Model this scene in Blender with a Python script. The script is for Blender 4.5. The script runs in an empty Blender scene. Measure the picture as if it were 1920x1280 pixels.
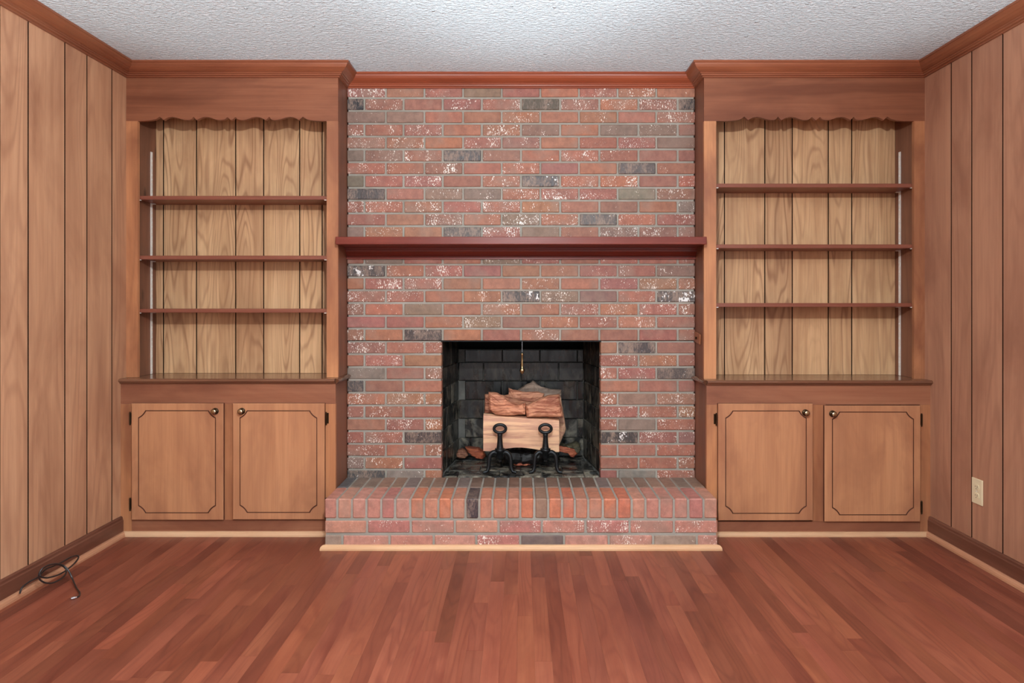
import bpy, bmesh, math, random
from mathutils import Vector, Matrix, noise
R = random.Random(7)
C = bpy.context.scene.collection
SC = bpy.context.scene

# ------------------------------------------------------------------ camera
F = 1264.0; VX = 977.0; VY = 571.0; H = 1.16; CD = 3.6        # focal length (px), vanishing point, eye height, distance to the brick face
CEIL = H + 1.22
cd = bpy.data.cameras.new('camera'); cam = bpy.data.objects.new('camera', cd); C.objects.link(cam)
cam.location = (0, -CD, H); cam.rotation_euler = (math.pi/2, 0, 0)
cd.sensor_width = 36; cd.lens = F/1920*36
cd.shift_x = -(VX-960)/1920; cd.shift_y = -(640-VY)/1920
cd.clip_start = 0.02
SC.camera = cam

# ------------------------------------------------------------------ world, lights, exposure
w = bpy.data.worlds.new('world'); SC.world = w; w.use_nodes = True
w.node_tree.nodes['Background'].inputs[0].default_value = (0.75, 0.85, 1, 1)
w.node_tree.nodes['Background'].inputs[1].default_value = 0.6
SC.view_settings.view_transform = 'Standard'; SC.view_settings.look = 'None'
SC.view_settings.gamma = 1; SC.view_settings.use_curve_mapping = False
SC.view_settings.exposure = 0.36
def light(name, kind, loc, energy, col, rot=(0, 0, 0), **kw):
    l = bpy.data.lights.new(name, kind); l.energy = energy; l.color = col
    for k, v in kw.items(): setattr(l, k, v)
    o = bpy.data.objects.new(name, l); C.objects.link(o); o.location = loc; o.rotation_euler = rot
    return o
light('ceiling_lamp_light', 'POINT', (0.0, -2.95, 2.12), 138, (.95, .98, 1), shadow_soft_size=.04)
# two added unseen spots, low left and right, turned up to brighten the ceiling
for fx_ in (-.82, .82):
    light('ceiling_fill_light', 'SPOT', (fx_, -3.2, .40), 250, (.83, .94, 1), (math.radians(90+64), 0, 0), shadow_soft_size=.08, spot_size=math.radians(74), spot_blend=.35)
light('rear_window_light', 'AREA', (0.0, -6.05, 1.45), 18, (.82, .94, 1), (math.pi/2, 0, 0), shape='RECTANGLE', size=3.2, size_y=1.5)
light('side_window_light', 'AREA', (2.0, -4.55, 1.4), 34, (.82, .93, 1), (math.pi/2, 0, math.pi/2), shape='RECTANGLE', size=1.6, size_y=1.4)

# ------------------------------------------------------------------ helpers
def PX(x, D): return (x-VX)*D/F
def PZ(y, D): return H-(y-VY)*D/F
def lin(c):
    return tuple((v/255/12.92 if v/255 <= .04045 else ((v/255+.055)/1.055)**2.4) for v in c[:3])
WL = {}
def empty(name, loc=(0, 0, 0), parent=None):
    o = bpy.data.objects.new(name, None); C.objects.link(o); o.empty_display_size = .05
    WL[o.name] = Vector(loc)
    if parent: o.parent = parent; o.location = Vector(loc)-WL[parent.name]
    else: o.location = loc
    return o
def tag(o, label=None, cat=None, group=None, kind=None):
    if label: o['label'] = label
    if cat: o['category'] = cat
    if group: o['group'] = group
    if kind: o['kind'] = kind
    return o
def put(name, me, mats, parent=None, at=(0, 0, 0), color=None, rot=None):
    o = bpy.data.objects.new(name, me); C.objects.link(o)
    WL[o.name] = Vector(at)
    if parent: o.parent = parent; o.location = Vector(at)-WL[parent.name]
    else: o.location = at
    if rot: o.rotation_euler = rot
    if color: o.color = (*lin(color[:3]), color[3] if len(color) > 3 else 1)
    if mats is not None and not me.materials:
        for m in (mats if isinstance(mats, (list, tuple)) else [mats]): me.materials.append(m)
    return o
def mk(name, bm, mats, parent=None, color=None, smooth=False, origin=None):
    """mesh given in world coordinates -> object with its origin at its centre"""
    if origin is None:
        lo = Vector((min(v.co[i] for v in bm.verts) for i in range(3)))
        hi = Vector((max(v.co[i] for v in bm.verts) for i in range(3)))
        origin = (lo+hi)/2
    origin = Vector(origin)
    bmesh.ops.translate(bm, verts=bm.verts, vec=-origin)
    bmesh.ops.recalc_face_normals(bm, faces=bm.faces)
    me = bpy.data.meshes.new(name); 
    if smooth:
        for f in bm.faces: f.smooth = True
    bm.to_mesh(me); bm.free()
    if smooth == 'auto': pass
    return put(name, me, mats, parent, origin, color)
def bx(bm, x0, x1, y0, y1, z0, z1, bev=0, seg=1):
    vs = [bm.verts.new((x, y, z)) for x in (x0, x1) for y in (y0, y1) for z in (z0, z1)]
    fs = [bm.faces.new([vs[i] for i in q]) for q in ((0, 1, 3, 2), (4, 6, 7, 5), (0, 4, 5, 1), (2, 3, 7, 6), (0, 2, 6, 4), (1, 5, 7, 3))]
    if bev:
        es = {e for f in fs for e in f.edges}
        bmesh.ops.bevel(bm, geom=list(es), offset=bev, segments=seg, affect='EDGES', profile=.5)
def B(x0, x1, y0, y1, z0, z1, bev=0, seg=1):
    bm = bmesh.new(); bx(bm, x0, x1, y0, y1, z0, z1, bev, seg); return bm
def prism(bm, pts, y0, y1):
    """polygon of (x,z) extruded along y"""
    a = [bm.verts.new((x, y0, z)) for x, z in pts]; b = [bm.verts.new((x, y1, z)) for x, z in pts]
    n = len(pts)
    bm.faces.new(a); bm.faces.new(b[::-1])
    for i in range(n): bm.faces.new((a[i], b[i], b[(i+1) % n], a[(i+1) % n]))
def lathe(bm, prof, c, axis='z', n=20):
    """prof: (radius, height along axis)"""
    rings = []
    for r, h in prof:
        ring = []
        for k in range(n):
            a = 2*math.pi*k/n; u, v = r*math.cos(a), r*math.sin(a)
            p = {'z': (u, v, h), 'y': (u, h, v), 'x': (h, u, v)}[axis]
            ring.append(bm.verts.new(Vector(p)+Vector(c)))
        rings.append(ring)
    for a, b in zip(rings, rings[1:]):
        for k in range(n): bm.faces.new((a[k], a[(k+1) % n], b[(k+1) % n], b[k]))
    bm.faces.new(rings[0]); bm.faces.new(rings[-1])
def crom(pts, n=6, closed=False):
    P = [Vector(p) for p in pts]; out = []
    N = len(P)
    for i in range(N if closed else N-1):
        g = lambda k: P[k % N] if closed else P[max(0, min(N-1, k))]
        a, b, c, d = g(i-1), g(i), g(i+1), g(i+2)
        for k in range(n):
            t = k/n
            out.append(.5*((2*b)+(c-a)*t+(2*a-5*b+4*c-d)*t*t+(3*b-a-3*c+d)*t**3))
    if not closed: out.append(P[-1])
    return out
def tube(bm, pts, rad, n=10, closed=False):
    P = [Vector(p) for p in pts]; N = len(P)
    rad = rad if isinstance(rad, (list, tuple)) else [rad]*N
    up = Vector((.13, .27, .95)); rings = []
    for i, p in enumerate(P):
        t = (P[(i+1) % N]-P[i-1]) if closed or 0 < i < N-1 else (P[1]-P[0] if i == 0 else P[-1]-P[-2])
        t.normalize(); s = t.cross(up)
        if s.length < .05: s = t.cross(Vector((1, 0, 0)))
        s.normalize(); u = s.cross(t); up = u
        rings.append([bm.verts.new(p+rad[i]*(math.cos(2*math.pi*k/n)*s+math.sin(2*math.pi*k/n)*u)) for k in range(n)])
    for i in range(N if closed else N-1):
        a, b = rings[i], rings[(i+1) % N]
        off = 0
        if closed and i == N-1:
            off = min(range(n), key=lambda o: (a[0].co-b[o].co).length)
        for k in range(n): bm.faces.new((a[k], a[(k+1) % n], b[(k+1+off) % n], b[(k+off) % n]))
    if not closed: bm.faces.new(rings[0]); bm.faces.new(rings[-1])
def moulding(p0, p1, nrm, prof, zt, m0=0, m1=0):
    """prof (out, down) swept from p0 to p1 (x,y); m0/m1 = mitre shear of the two ends"""
    bm = bmesh.new(); p0 = Vector((*p0, 0)); p1 = Vector((*p1, 0)); t = (p1-p0).normalized(); nv = Vector((*nrm, 0))
    A = [bm.verts.new(p0+nv*o+t*(o*m0)+Vector((0, 0, zt-d))) for o, d in prof]
    E = [bm.verts.new(p1+nv*o+t*(o*m1)+Vector((0, 0, zt-d))) for o, d in prof]
    n = len(prof)
    for i in range(n): bm.faces.new((A[i], A[(i+1) % n], E[(i+1) % n], E[i]))
    bm.faces.new(A); bm.faces.new(E[::-1]); return bm

# ------------------------------------------------------------------ materials
def mat(name):
    m = bpy.data.materials.new(name); m.use_nodes = True
    nt = m.node_tree; return m, nt, nt.nodes['Principled BSDF']
def node(nt, t, **kw):
    n = nt.nodes.new(t)
    for k, v in kw.items(): setattr(n, k, v)
    return n
def ln(nt, a, b): nt.links.new(a, b)
def mth(nt, op, a, b=None, c=None, clamp=False):
    n = node(nt, 'ShaderNodeMath', operation=op, use_clamp=clamp)
    for i, v in enumerate((a, b, c)):
        if v is None: continue
        if isinstance(v, (int, float)): n.inputs[i].default_value = v
        else: ln(nt, v, n.inputs[i])
    return n.outputs[0]
def mix(nt, fac, a, b, mode='MIX'):
    n = node(nt, 'ShaderNodeMix', data_type='RGBA', blend_type=mode)
    for s, v in ((n.inputs[0], fac), (n.inputs[6], a), (n.inputs[7], b)):
        if isinstance(v, (int, float)): s.default_value = v
        elif isinstance(v, tuple): s.default_value = (*v[:3], 1)
        else: ln(nt, v, s)
    return n.outputs[2]
def coords(nt, scale, rnd=True):
    tc = node(nt, 'ShaderNodeTexCoord'); mp = node(nt, 'ShaderNodeMapping')
    mp.inputs['Scale'].default_value = scale
    if rnd:
        oi = node(nt, 'ShaderNodeObjectInfo'); va = node(nt, 'ShaderNodeVectorMath', operation='ADD')
        cb = node(nt, 'ShaderNodeCombineXYZ')
        for i, k in enumerate((31.7, 17.3, 53.1)): ln(nt, mth(nt, 'MULTIPLY', oi.outputs['Random'], k), cb.inputs[i])
        ln(nt, tc.outputs['Object'], va.inputs[0]); ln(nt, cb.outputs[0], va.inputs[1]); ln(nt, va.outputs[0], mp.inputs[0])
    else: ln(nt, tc.outputs['Object'], mp.inputs[0])
    return mp.outputs[0]
def nz(nt, vec, scale=1, detail=3, rough=.5, dist=0):
    n = node(nt, 'ShaderNodeTexNoise'); n.inputs['Scale'].default_value = scale
    n.inputs['Detail'].default_value = detail; n.inputs['Roughness'].default_value = rough; n.inputs['Distortion'].default_value = dist
    ln(nt, vec, n.inputs['Vector']); return n.outputs[0]
def rng(nt, v, a, b, c=0., d=1.):
    n = node(nt, 'ShaderNodeMapRange'); ln(nt, v, n.inputs[0])
    for i, k in enumerate((a, b, c, d)): 
        if isinstance(k, (int, float)): n.inputs[i+1].default_value = k
        else: ln(nt, k, n.inputs[i+1])
    return n.outputs[0]
def bump(nt, b, h, s, d):
    n = node(nt, 'ShaderNodeBump'); n.inputs['Strength'].default_value = s; n.inputs['Distance'].default_value = d
    ln(nt, h, n.inputs['Height']); ln(nt, n.outputs[0], b.inputs['Normal'])
def wood(name, base, light_, dark, axis='z', fig=.35, rough=.42, blot=.5, K=16, figscale=1., spec=.4, knots=0, strips=False, bands=0):
    m, nt, b = mat(name)
    st = lambda s, l: {'z': (s, s, l), 'x': (l, s, s), 'y': (s, l, s)}[axis]
    f = nz(nt, coords(nt, st(5.2*figscale, .62*figscale)), 1, 1.6, .42, .12)
    rings = mth(nt, 'SINE', mth(nt, 'MULTIPLY', f, K*6.0))
    rings = mth(nt, 'POWER', rng(nt, rings, -.3, 1.0), 2.2)
    figm = rng(nt, nz(nt, coords(nt, st(3, .9)), 1, 1, .5), .36, .58, .15, 1)
    rings = mth(nt, 'MULTIPLY', rings, figm)
    fib = nz(nt, coords(nt, st(150, 4)), 1, 4, .65)
    fib2 = nz(nt, coords(nt, st(34, 1.3)), 1, 3, .6)
    bl = nz(nt, coords(nt, st(4.2, 1.5)), 1, 4, .6, .7)
    c = mix(nt, rng(nt, fib2, .35, .65), lin(base), lin(light_))
    if bands:
        bb = nz(nt, coords(nt, st(7, .7)), 1, 2, .5, .8)
        c = mix(nt, mth(nt, 'MULTIPLY', rng(nt, bb, .50, .60), bands), c, lin(dark))
    c = mix(nt, mth(nt, 'MULTIPLY', rings, fig), c, lin(dark))
    c = mix(nt, mth(nt, 'MULTIPLY', rng(nt, bl, .42, .68), blot), c, lin(dark))
    c = mix(nt, mth(nt, 'MULTIPLY', rng(nt, fib, .45, .75), .28), c, lin(dark))
    if knots:
        v = node(nt, 'ShaderNodeTexVoronoi'); ln(nt, coords(nt, st(9, 3.2)), v.inputs['Vector']); v.inputs['Scale'].default_value = 1
        c = mix(nt, mth(nt, 'MULTIPLY', rng(nt, v.outputs['Distance'], .16, .05), knots), c, lin((50, 28, 20)))
    oi = node(nt, 'ShaderNodeObjectInfo')
    c = mix(nt, 1.0, c, oi.outputs['Color'], 'MULTIPLY')
    if strips:
        tc = node(nt, 'ShaderNodeTexCoord'); sp = node(nt, 'ShaderNodeSeparateXYZ'); ln(nt, tc.outputs['Object'], sp.inputs[0])
        at = node(nt, 'ShaderNodeAttribute', attribute_name='tint')
        c = mix(nt, 1.0, c, at.outputs['Color'], 'MULTIPLY')
    ln(nt, c, b.inputs['Base Color'])
    ln(nt, rng(nt, fib2, .2, .8, rough-.06, rough+.08), b.inputs['Roughness'])
    b.inputs['Specular IOR Level'].default_value = spec
    bump(nt, b, fib, .12, .0006)
    return m
def plain(name, col, rough=.5, metal=0, spec=.5, var=0, scale=20, bmp=0):
    m, nt, b = mat(name); b.inputs['Roughness'].default_value = rough; b.inputs['Metallic'].default_value = metal
    b.inputs['Specular IOR Level'].default_value = spec
    n = nz(nt, coords(nt, (1, 1, 1)), scale, 4, .6)
    c = tuple(min(1, v*(1+var)) for v in lin(col)); d = tuple(v*(1-var) for v in lin(col))
    ln(nt, mix(nt, rng(nt, n, .3, .7), d, c), b.inputs['Base Color'])
    if bmp: bump(nt, b, n, bmp, .002)
    return m
M = {}
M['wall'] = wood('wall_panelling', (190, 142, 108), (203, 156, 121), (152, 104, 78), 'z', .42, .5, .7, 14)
M['wallR'] = wood('wall_panelling_dark', (172, 124, 98), (184, 136, 108), (140, 94, 74), 'z', .36, .5, .7, 12)  # right wall: darker stain and its dimmer light both in the colour
M['back'] = wood('bookcase_back_boards', (200, 158, 116), (222, 182, 138), (138, 92, 62), 'z', .58, .5, .40, 17, 1.5)
M['frame'] = wood('frame_wood', (184, 124, 84), (198, 138, 96), (130, 78, 56), 'z', .25, .42, .8, 8)
M['frameH'] = wood('rail_wood', (150, 96, 70), (160, 106, 78), (116, 68, 50), 'x', .12, .42, .8, 5)
M['val'] = wood('valance_wood', (134, 82, 58), (146, 92, 66), (98, 54, 38), 'x', .12, .42, .5, 5, 1, spec=.3, bands=.45)
M['door'] = wood('door_wood', (188, 132, 94), (198, 142, 102), (148, 96, 70), 'z', .16, .42, .75, 7)
M['groove'] = plain('door_groove_stain_shade', (92, 48, 32), .6)  # collected stain plus shade painted in grooves and along door edges
M['crown'] = wood('crown_wood', (134, 76, 52), (148, 86, 58), (96, 48, 32), 'x', .1, .34, .35, 6, spec=.3)
M['crownY'] = wood('crown_wood_side', (132, 76, 52), (144, 88, 60), (92, 48, 32), 'y', .1, .3, .35, 6)
M['red'] = wood('mantel_wood', (116, 48, 37), (130, 58, 44), (86, 32, 25), 'x', .1, .34, .3, 6, spec=.3)
M['side'] = wood('side_wood', (128, 80, 58), (142, 92, 68), (88, 52, 36), 'z', .18, .42, .5, 6)
M['knotty'] = wood('knotty_side_wood', (124, 80, 60), (136, 92, 70), (84, 50, 36), 'z', .25, .42, .5, 8, knots=.8)
M['top'] = wood('countertop_wood', (120, 80, 60), (134, 94, 70), (86, 52, 38), 'x', .1, .16, .4, 6, spec=.6)
M['shelf'] = wood('shelf_wood', (128, 72, 56), (140, 84, 66), (100, 52, 40), 'x', .1, .35, .3, 6)
M['shoe'] = wood('pale_shoe_wood', (216, 172, 134), (226, 186, 148), (184, 136, 100), 'x', .05, .4, .3, 5)
M['shoeY'] = wood('tan_shoe_wood', (184, 132, 100), (198, 146, 112), (150, 98, 72), 'y', .05, .4, .3, 5)
M['base'] = wood('baseboard_wood', (108, 66, 50), (122, 78, 60), (76, 42, 32), 'y', .1, .35, .5, 5)
M['floor'] = wood('floor_board_wood', (142, 79, 58), (154, 90, 66), (104, 48, 36), 'y', .40, .36, .6, 15, 1.5, spec=.4)
M['floorS'] = wood('floor_board_wood_joined', (142, 79, 58), (154, 90, 66), (104, 48, 36), 'y', .40, .36, .6, 15, 1.5, spec=.4, strips=True)
M['gap'] = plain('dark_gap', (30, 15, 10), .95, spec=.1)
M['metal'] = plain('zinc_strip', (240, 238, 230), .35, .15)
M['brass'] = plain('aged_brass', (176, 158, 118), .25, 1, var=.15)
M['bronze'] = plain('dark_bronze', (66, 50, 34), .35, .9, var=.3)
M['pewter'] = plain('knob_dome', (190, 172, 140), .22, 1)
M['iron'] = plain('cast_iron', (34, 36, 38), .38, .6, var=.25, scale=60, bmp=.15)
M['ivory'] = plain('ivory_plastic', (226, 212, 176), .35)
M['slot'] = plain('slot_dark', (50, 44, 36), .6)
M['cable'] = plain('black_cable', (38, 34, 34), .28, spec=.7)
M['silver'] = plain('silver_connector', (215, 215, 220), .2, 1)
M['paint'] = plain('rear_wall_pale_fill', (216, 206, 192), .7)  # unseen rear wall, colour kept pale to fill the room with neutral light
M['white'] = plain('white_trim', (225, 225, 222), .5)
M['void'] = plain('throat_black', (10, 10, 10), .9)  # plain black for the box that closes the firebox throat
M['char'] = plain('charred_wood', (22, 20, 20), .55, var=.6, scale=40, bmp=.6)

def brick_mat(name):
    m, nt, b = mat(name); oi = node(nt, 'ShaderNodeObjectInfo')
    n1 = nz(nt, coords(nt, (30, 30, 26)), 1, 5, .68); n2 = nz(nt, coords(nt, (8, 8, 8)), 1, 2, .5)
    n3 = nz(nt, coords(nt, (260, 260, 200)), 1, 2, .6)
    base = oi.outputs['Color']
    c = mix(nt, rng(nt, n1, .34, .66), mix(nt, 1, base, (.76, .74, .74), 'MULTIPLY'), mix(nt, 1, base, (1.14, 1.14, 1.14), 'MULTIPLY'))
    c = mix(nt, mth(nt, 'MULTIPLY', rng(nt, n2, .50, .72), .5), c, lin((150, 128, 114)))       # greyish smear
    c = mix(nt, mth(nt, 'MULTIPLY', rng(nt, n3, .5, .8), .22), c, lin((110, 84, 76)))
    fl = nz(nt, coords(nt, (185, 185, 105)), 1, 2.2, .6, .2)
    cl = nz(nt, coords(nt, (17, 17, 11)), 1, 2, .5)
    sm_ = mth(nt, 'ADD', mth(nt, 'MULTIPLY', fl, .77), mth(nt, 'MULTIPLY', cl, .35))
    thr = rng(nt, oi.outputs['Alpha'], 0, 1, .82, .640)
    over = mth(nt, 'SUBTRACT', sm_, thr)
    mask = rng(nt, over, 0, .02)
    c = mix(nt, mth(nt, 'MULTIPLY', rng(nt, over, -.04, .02), .3), c, lin((195, 160, 138)))
    c = mix(nt, mth(nt, 'MULTIPLY', mask, .95), c, lin((246, 240, 230)))
    ln(nt, c, b.inputs['Base Color'])
    ln(nt, rng(nt, mask, 0, 1, .62, .22), b.inputs['Roughness'])
    bump(nt, b, mth(nt, 'ADD', n1, mth(nt, 'MULTIPLY', n3, .5)), .5, .003)
    return m
def dark_brick_mat(name):
    m, nt, b = mat(name); oi = node(nt, 'ShaderNodeObjectInfo')
    n1 = nz(nt, coords(nt, (130, 130, 55)), 1, 4, .7, .4); n2 = nz(nt, coords(nt, (20, 20, 9)), 1, 3, .6)
    t = mth(nt, 'ADD', mth(nt, 'MULTIPLY', n1, .6), mth(nt, 'MULTIPLY', n2, .5))
    c = mix(nt, rng(nt, t, .50, .66), oi.outputs['Color'], lin((148, 126, 112)))
    fl = nz(nt, coords(nt, (110, 110, 80)), 1, 2, .6); cl = nz(nt, coords(nt, (20, 20, 16)), 1, 1, .5)
    over = mth(nt, 'SUBTRACT', mth(nt, 'ADD', mth(nt, 'MULTIPLY', fl, .6), mth(nt, 'MULTIPLY', cl, .5)), rng(nt, oi.outputs['Alpha'], 0, 1, .82, .60))
    mask = rng(nt, over, 0, .02)
    c = mix(nt, mask, c, lin((245, 243, 240)))
    ln(nt, c, b.inputs['Base Color']); ln(nt, rng(nt, t, .4, .7, .3, .6), b.inputs['Roughness'])
    bump(nt, b, t, .7, .004); return m
M['darkbrick'] = dark_brick_mat('dark_face_brick')
M['brick'] = brick_mat('face_brick')
def mortar_mat():
    m, nt, b = mat('mortar'); v = coords(nt, (1, 1, 1), False)
    c = mix(nt, rng(nt, nz(nt, v, 7, 4, .6), .3, .7), lin((142, 137, 126)), lin((166, 162, 152)))
    ln(nt, c, b.inputs['Base Color']); b.inputs['Roughness'].default_value = .9
    bump(nt, b, nz(nt, v, 180, 3, .6), .5, .002); return m
M['mortar'] = mortar_mat()
def fire_mat():
    m, nt, b = mat('sooty_fire_brick'); oi = node(nt, 'ShaderNodeObjectInfo')
    n = nz(nt, coords(nt, (9, 9, 6)), 1, 5, .66, .9); n2 = nz(nt, coords(nt, (26, 26, 5)), 1, 3, .6)
    c = mix(nt, rng(nt, n, .46, .72), lin((24, 25, 24)), lin((150, 143, 126)))
    c = mix(nt, rng(nt, n2, .52, .85, 0, .5), c, lin((118, 120, 120)))
    c = mix(nt, 1, c, oi.outputs['Color'], 'MULTIPLY')
    ln(nt, c, b.inputs['Base Color']); ln(nt, rng(nt, n2, .3, .7, .16, .5), b.inputs['Roughness'])
    bump(nt, b, n2, .15, .003); return m
M['fire'] = fire_mat()
M['firemortar'] = plain('sooty_mortar', (96, 95, 90), .8, var=.5, scale=8)
def ceil_mat():
    m, nt, b = mat('textured_ceiling'); v = coords(nt, (1, 1, 1), False)
    a = nz(nt, coords(nt, (55, 80, 70), False), 1, 4, .6, .2)
    vo = node(nt, 'ShaderNodeTexVoronoi'); ln(nt, v, vo.inputs['Vector']); vo.inputs['Scale'].default_value = 9
    spot = rng(nt, vo.outputs['Distance'], .075, .03)
    b.inputs['Base Color'].default_value = (*lin((226, 238, 243)), 1); b.inputs['Roughness'].default_value = .8
    bump(nt, b, mth(nt, 'ADD', rng(nt, a, .35, .7), mth(nt, 'MULTIPLY', spot, 1.4)), .9, .010); return m
M['ceiling'] = ceil_mat()
def bark_mat(name, a, b_, d, sc=(30, 30, 30)):
    m, nt, b = mat(name); oi = node(nt, 'ShaderNodeObjectInfo')
    n = nz(nt, coords(nt, sc), 1, 4, .6, .5); n2 = nz(nt, coords(nt, (6, 6, 6)), 1, 3, .5)
    c = mix(nt, rng(nt, n, .42, .58), lin(a), lin(b_)); c = mix(nt, rng(nt, n2, .5, .75, 0, .6), c, lin(d))
    c = mix(nt, 1, c, oi.outputs['Color'], 'MULTIPLY')
    ln(nt, c, b.inputs['Base Color']); b.inputs['Roughness'].default_value = .7
    bump(nt, b, n, .7, .004); return m
M['split'] = bark_mat('split_firewood', (166, 98, 72), (226, 160, 124), (112, 60, 44), (6, 60, 75))
M['pale'] = bark_mat('sawn_firewood', (206, 154, 128), (238, 192, 152), (184, 126, 108), (4, 40, 45))
M['grey'] = bark_mat('weathered_firewood', (132, 112, 98), (168, 146, 128), (86, 68, 56), (6, 40, 60))
M['bark'] = bark_mat('mossy_bark', (60, 54, 38), (84, 78, 56), (40, 34, 26))

LW = -2.015; RW = 2.06; YB = .06; YR = -6.1
# ------------------------------------------------------------------ the room
fl = mk('floor', B(LW-.1, RW+.1, YR-.1, .1, -.10, -.014), M['gap']); tag(fl, kind='structure')
ce = mk('ceiling', B(LW-.1, RW+.1, YR-.1, .6, CEIL, CEIL+.08), M['ceiling']); tag(ce, kind='structure')
# floor boards
pitch = .0572; rb = random.Random(11)
joined = bmesh.new(); tl = joined.loops.layers.float_color.new('tint')
nx = int((RW-LW)/pitch)+1
YSPLIT = -1.72
def board_tint():
    r = rb.random()
    k = .86+.22*rb.random()
    if r < .18: k *= .74
    elif r > .88: k *= 1.10
    return (k, k*(.94+.08*rb.random())*(.95 if k < .8 else 1), k*(.94+.1*rb.random()))
for i in range(nx):
    x0 = LW+i*pitch; x1 = min(x0+pitch, RW)
    y = YR + rb.random()*.8-.9
    while y < -.19:
        L = rb.choice((.45, .6, .8, 1.0, 1.3, 1.7))*(.8+.4*rb.random())
        ye = y+L
        if -.19-ye < .15: ye = -.19
        t = board_tint(); a = max(y, YR); e = ye
        if e > a:
            if e > YSPLIT:
                o = mk('floor_board', B(x0+.00012, x1-.00012, a+.00015, e-.00015, -.0145, 0), M['floor'], fl)
                o.color = (*t, 1)
            else:
                n0 = len(joined.faces); bx(joined, x0+.0003, x1-.0003, a+.0003, e-.0003, -.0145, 0)
                joined.faces.ensure_lookup_table()
                for f in joined.faces[n0:]:
                    for l in f.loops: l[tl] = (*t, 1)
        y = ye
o = mk('joined_floor_boards', joined, M['floorS'], fl, origin=(0, 0, 0)); o['kind'] = 'stuff'
def shade_sides(o, ax):  # groove shade painted on board edges that would otherwise look lit
    o.data.materials.append(M['gap'])
    for p in o.data.polygons:
        if abs(p.normal[ax]) > .3: p.material_index = 1
# side walls: backing + one board per groove
def side_wall(name, X, sgn, ds, mt, cols):
    wl = mk(name, B(min(X, X+sgn*.1)+(0.0), max(X, X+sgn*.1), YR-.1, .1, 0, CEIL), M['gap']); tag(wl, kind='structure')
    bmesh_x0, bmesh_x1 = (X-.006, X+.006) if sgn < 0 else (X-.006, X+.006)
    for k in range(len(ds)-1):
        a, e = ds[k], ds[k+1]
        o = mk('panel_board', B(bmesh_x0, bmesh_x1, a+.0026, e-.0026, .0, CEIL-.001, .0007), mt, wl)
        q = cols[k % len(cols)]; o.color = (q, q, q, 1); shade_sides(o, 1)
    return wl
dl = [.05] + [F*-LW/(VX-x)-CD for x in (207.5, 160.5, 119, 50)]
dr = [.05] + [F*RW/(x-VX)-CD for x in (1786, 1824.5, 1883)]
rw = random.Random(3)
for L in (dl, dr):
    while L[-1] > YR+.3: L.append(L[-1]-rw.choice((.1, .15, .2, .23)))
    L.append(YR); L.reverse()
nL = len(dl); colsL = [1+.1*(rw.random()-.5) for _ in range(nL)]; colsR = [1+.1*(rw.random()-.5) for _ in range(40)]
wall_left = side_wall('wall_left', LW, -1, dl, M['wall'], colsL)
# the right wall has a window behind the camera
WX = (-5.35, -3.75); WZ = (.7, 2.1)
wr = bmesh.new()
for q in ((YR-.1, WX[0], 0, CEIL), (WX[1], .1, 0, CEIL), (WX[0], WX[1], 0, WZ[0]), (WX[0], WX[1], WZ[1], CEIL)):
    bx(wr, RW, RW+.1, *q)
wall_right = mk('wall_right', wr, M['gap']); tag(wall_right, kind='structure')
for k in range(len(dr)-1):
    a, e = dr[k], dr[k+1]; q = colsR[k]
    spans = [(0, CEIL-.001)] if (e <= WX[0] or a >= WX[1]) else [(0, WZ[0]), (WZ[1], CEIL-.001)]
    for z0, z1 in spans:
        o = mk('panel_board', B(RW-.006, RW+.006, a+.0026, e-.0026, z0, z1, .0007), M['wallR'], wall_right); o.color = (q, q, q, 1); shade_sides(o, 1)
wb = bmesh.new(); bx(wb, LW-.1, -.94, YB, YB+.1, 0, CEIL); bx(wb, .94, RW+.1, YB, YB+.1, 0, CEIL)
tag(mk('wall_back', wb, M['gap']), kind='structure')
wr = bmesh.new()
for q in ((LW, -1.65, 0, CEIL), (1.65, RW, 0, CEIL), (-1.65, 1.65, 0, .65), (-1.65, 1.65, 2.15, CEIL)):
    bx(wr, q[0], q[1], YR-.1, YR, q[2], q[3])
tag(mk('wall_rear', wr, M['paint']), kind='structure')
def window(name, x0, x1, z0, z1, y, rot=None):
    bm = bmesh.new()
    for a in (x0, (x0+x1)/2-.025, x1-.05): bx(bm, a, a+.05, y-.07, y-.02, z0, z1)
    for a in (z0, (z0+z1)/2-.02, z1-.05): bx(bm, x0, x1, y-.07, y-.02, a, a+.045)
    return bm
tag(mk('window_1', window('', -1.65, 1.65, .65, 2.15, YR), M['white']), kind='structure')
bm = window('', WX[0], WX[1], WZ[0], WZ[1], 0); bmesh.ops.rotate(bm, verts=bm.verts, cent=(0, 0, 0), matrix=Matrix.Rotation(-math.pi/2, 3, 'Z'))
for v in bm.verts: v.co.y = -v.co.y; v.co.x = RW+.06+v.co.x*.0+(.025 if v.co.x > -.045 else -.025)
tag(mk('window_2', bm, M['white']), kind='structure')

# ------------------------------------------------------------------ crown, baseboards, shoe mouldings
CROWN = [(0, 0), (.070, 0), (.070, .009), (.064, .011), (.061, .018), (.054, .028), (.043, .037), (.032, .043), (.025, .045), (.025, .050), (.019, .052), (.018, .058), (.010, .060), (.010, .067), (0, .067)]
YU = 3.43-CD; YL = 3.383-CD; GX = .931
tag(mk('trim_1', moulding((LW+.006, YR), (LW+.006, YU), (1, 0), CROWN, CEIL, 0, -1), M['crownY']), kind='structure')
tag(mk('trim_2', moulding((RW-.006, YR), (RW-.006, YU), (-1, 0), CROWN, CEIL, 0, -1), M['crownY']), kind='structure')
o = mk('trim_3', moulding((-GX, 0), (GX, 0), (0, -1), CROWN, CEIL, 1, -1), M['crown']); tag(o, kind='structure'); o.color = (1.1, .84, .78, 1)
BASE = [(0, 0), (.007, .002), (.010, .006), (.011, .015), (.014, .02), (.014, .100), (0, .100)]
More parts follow.
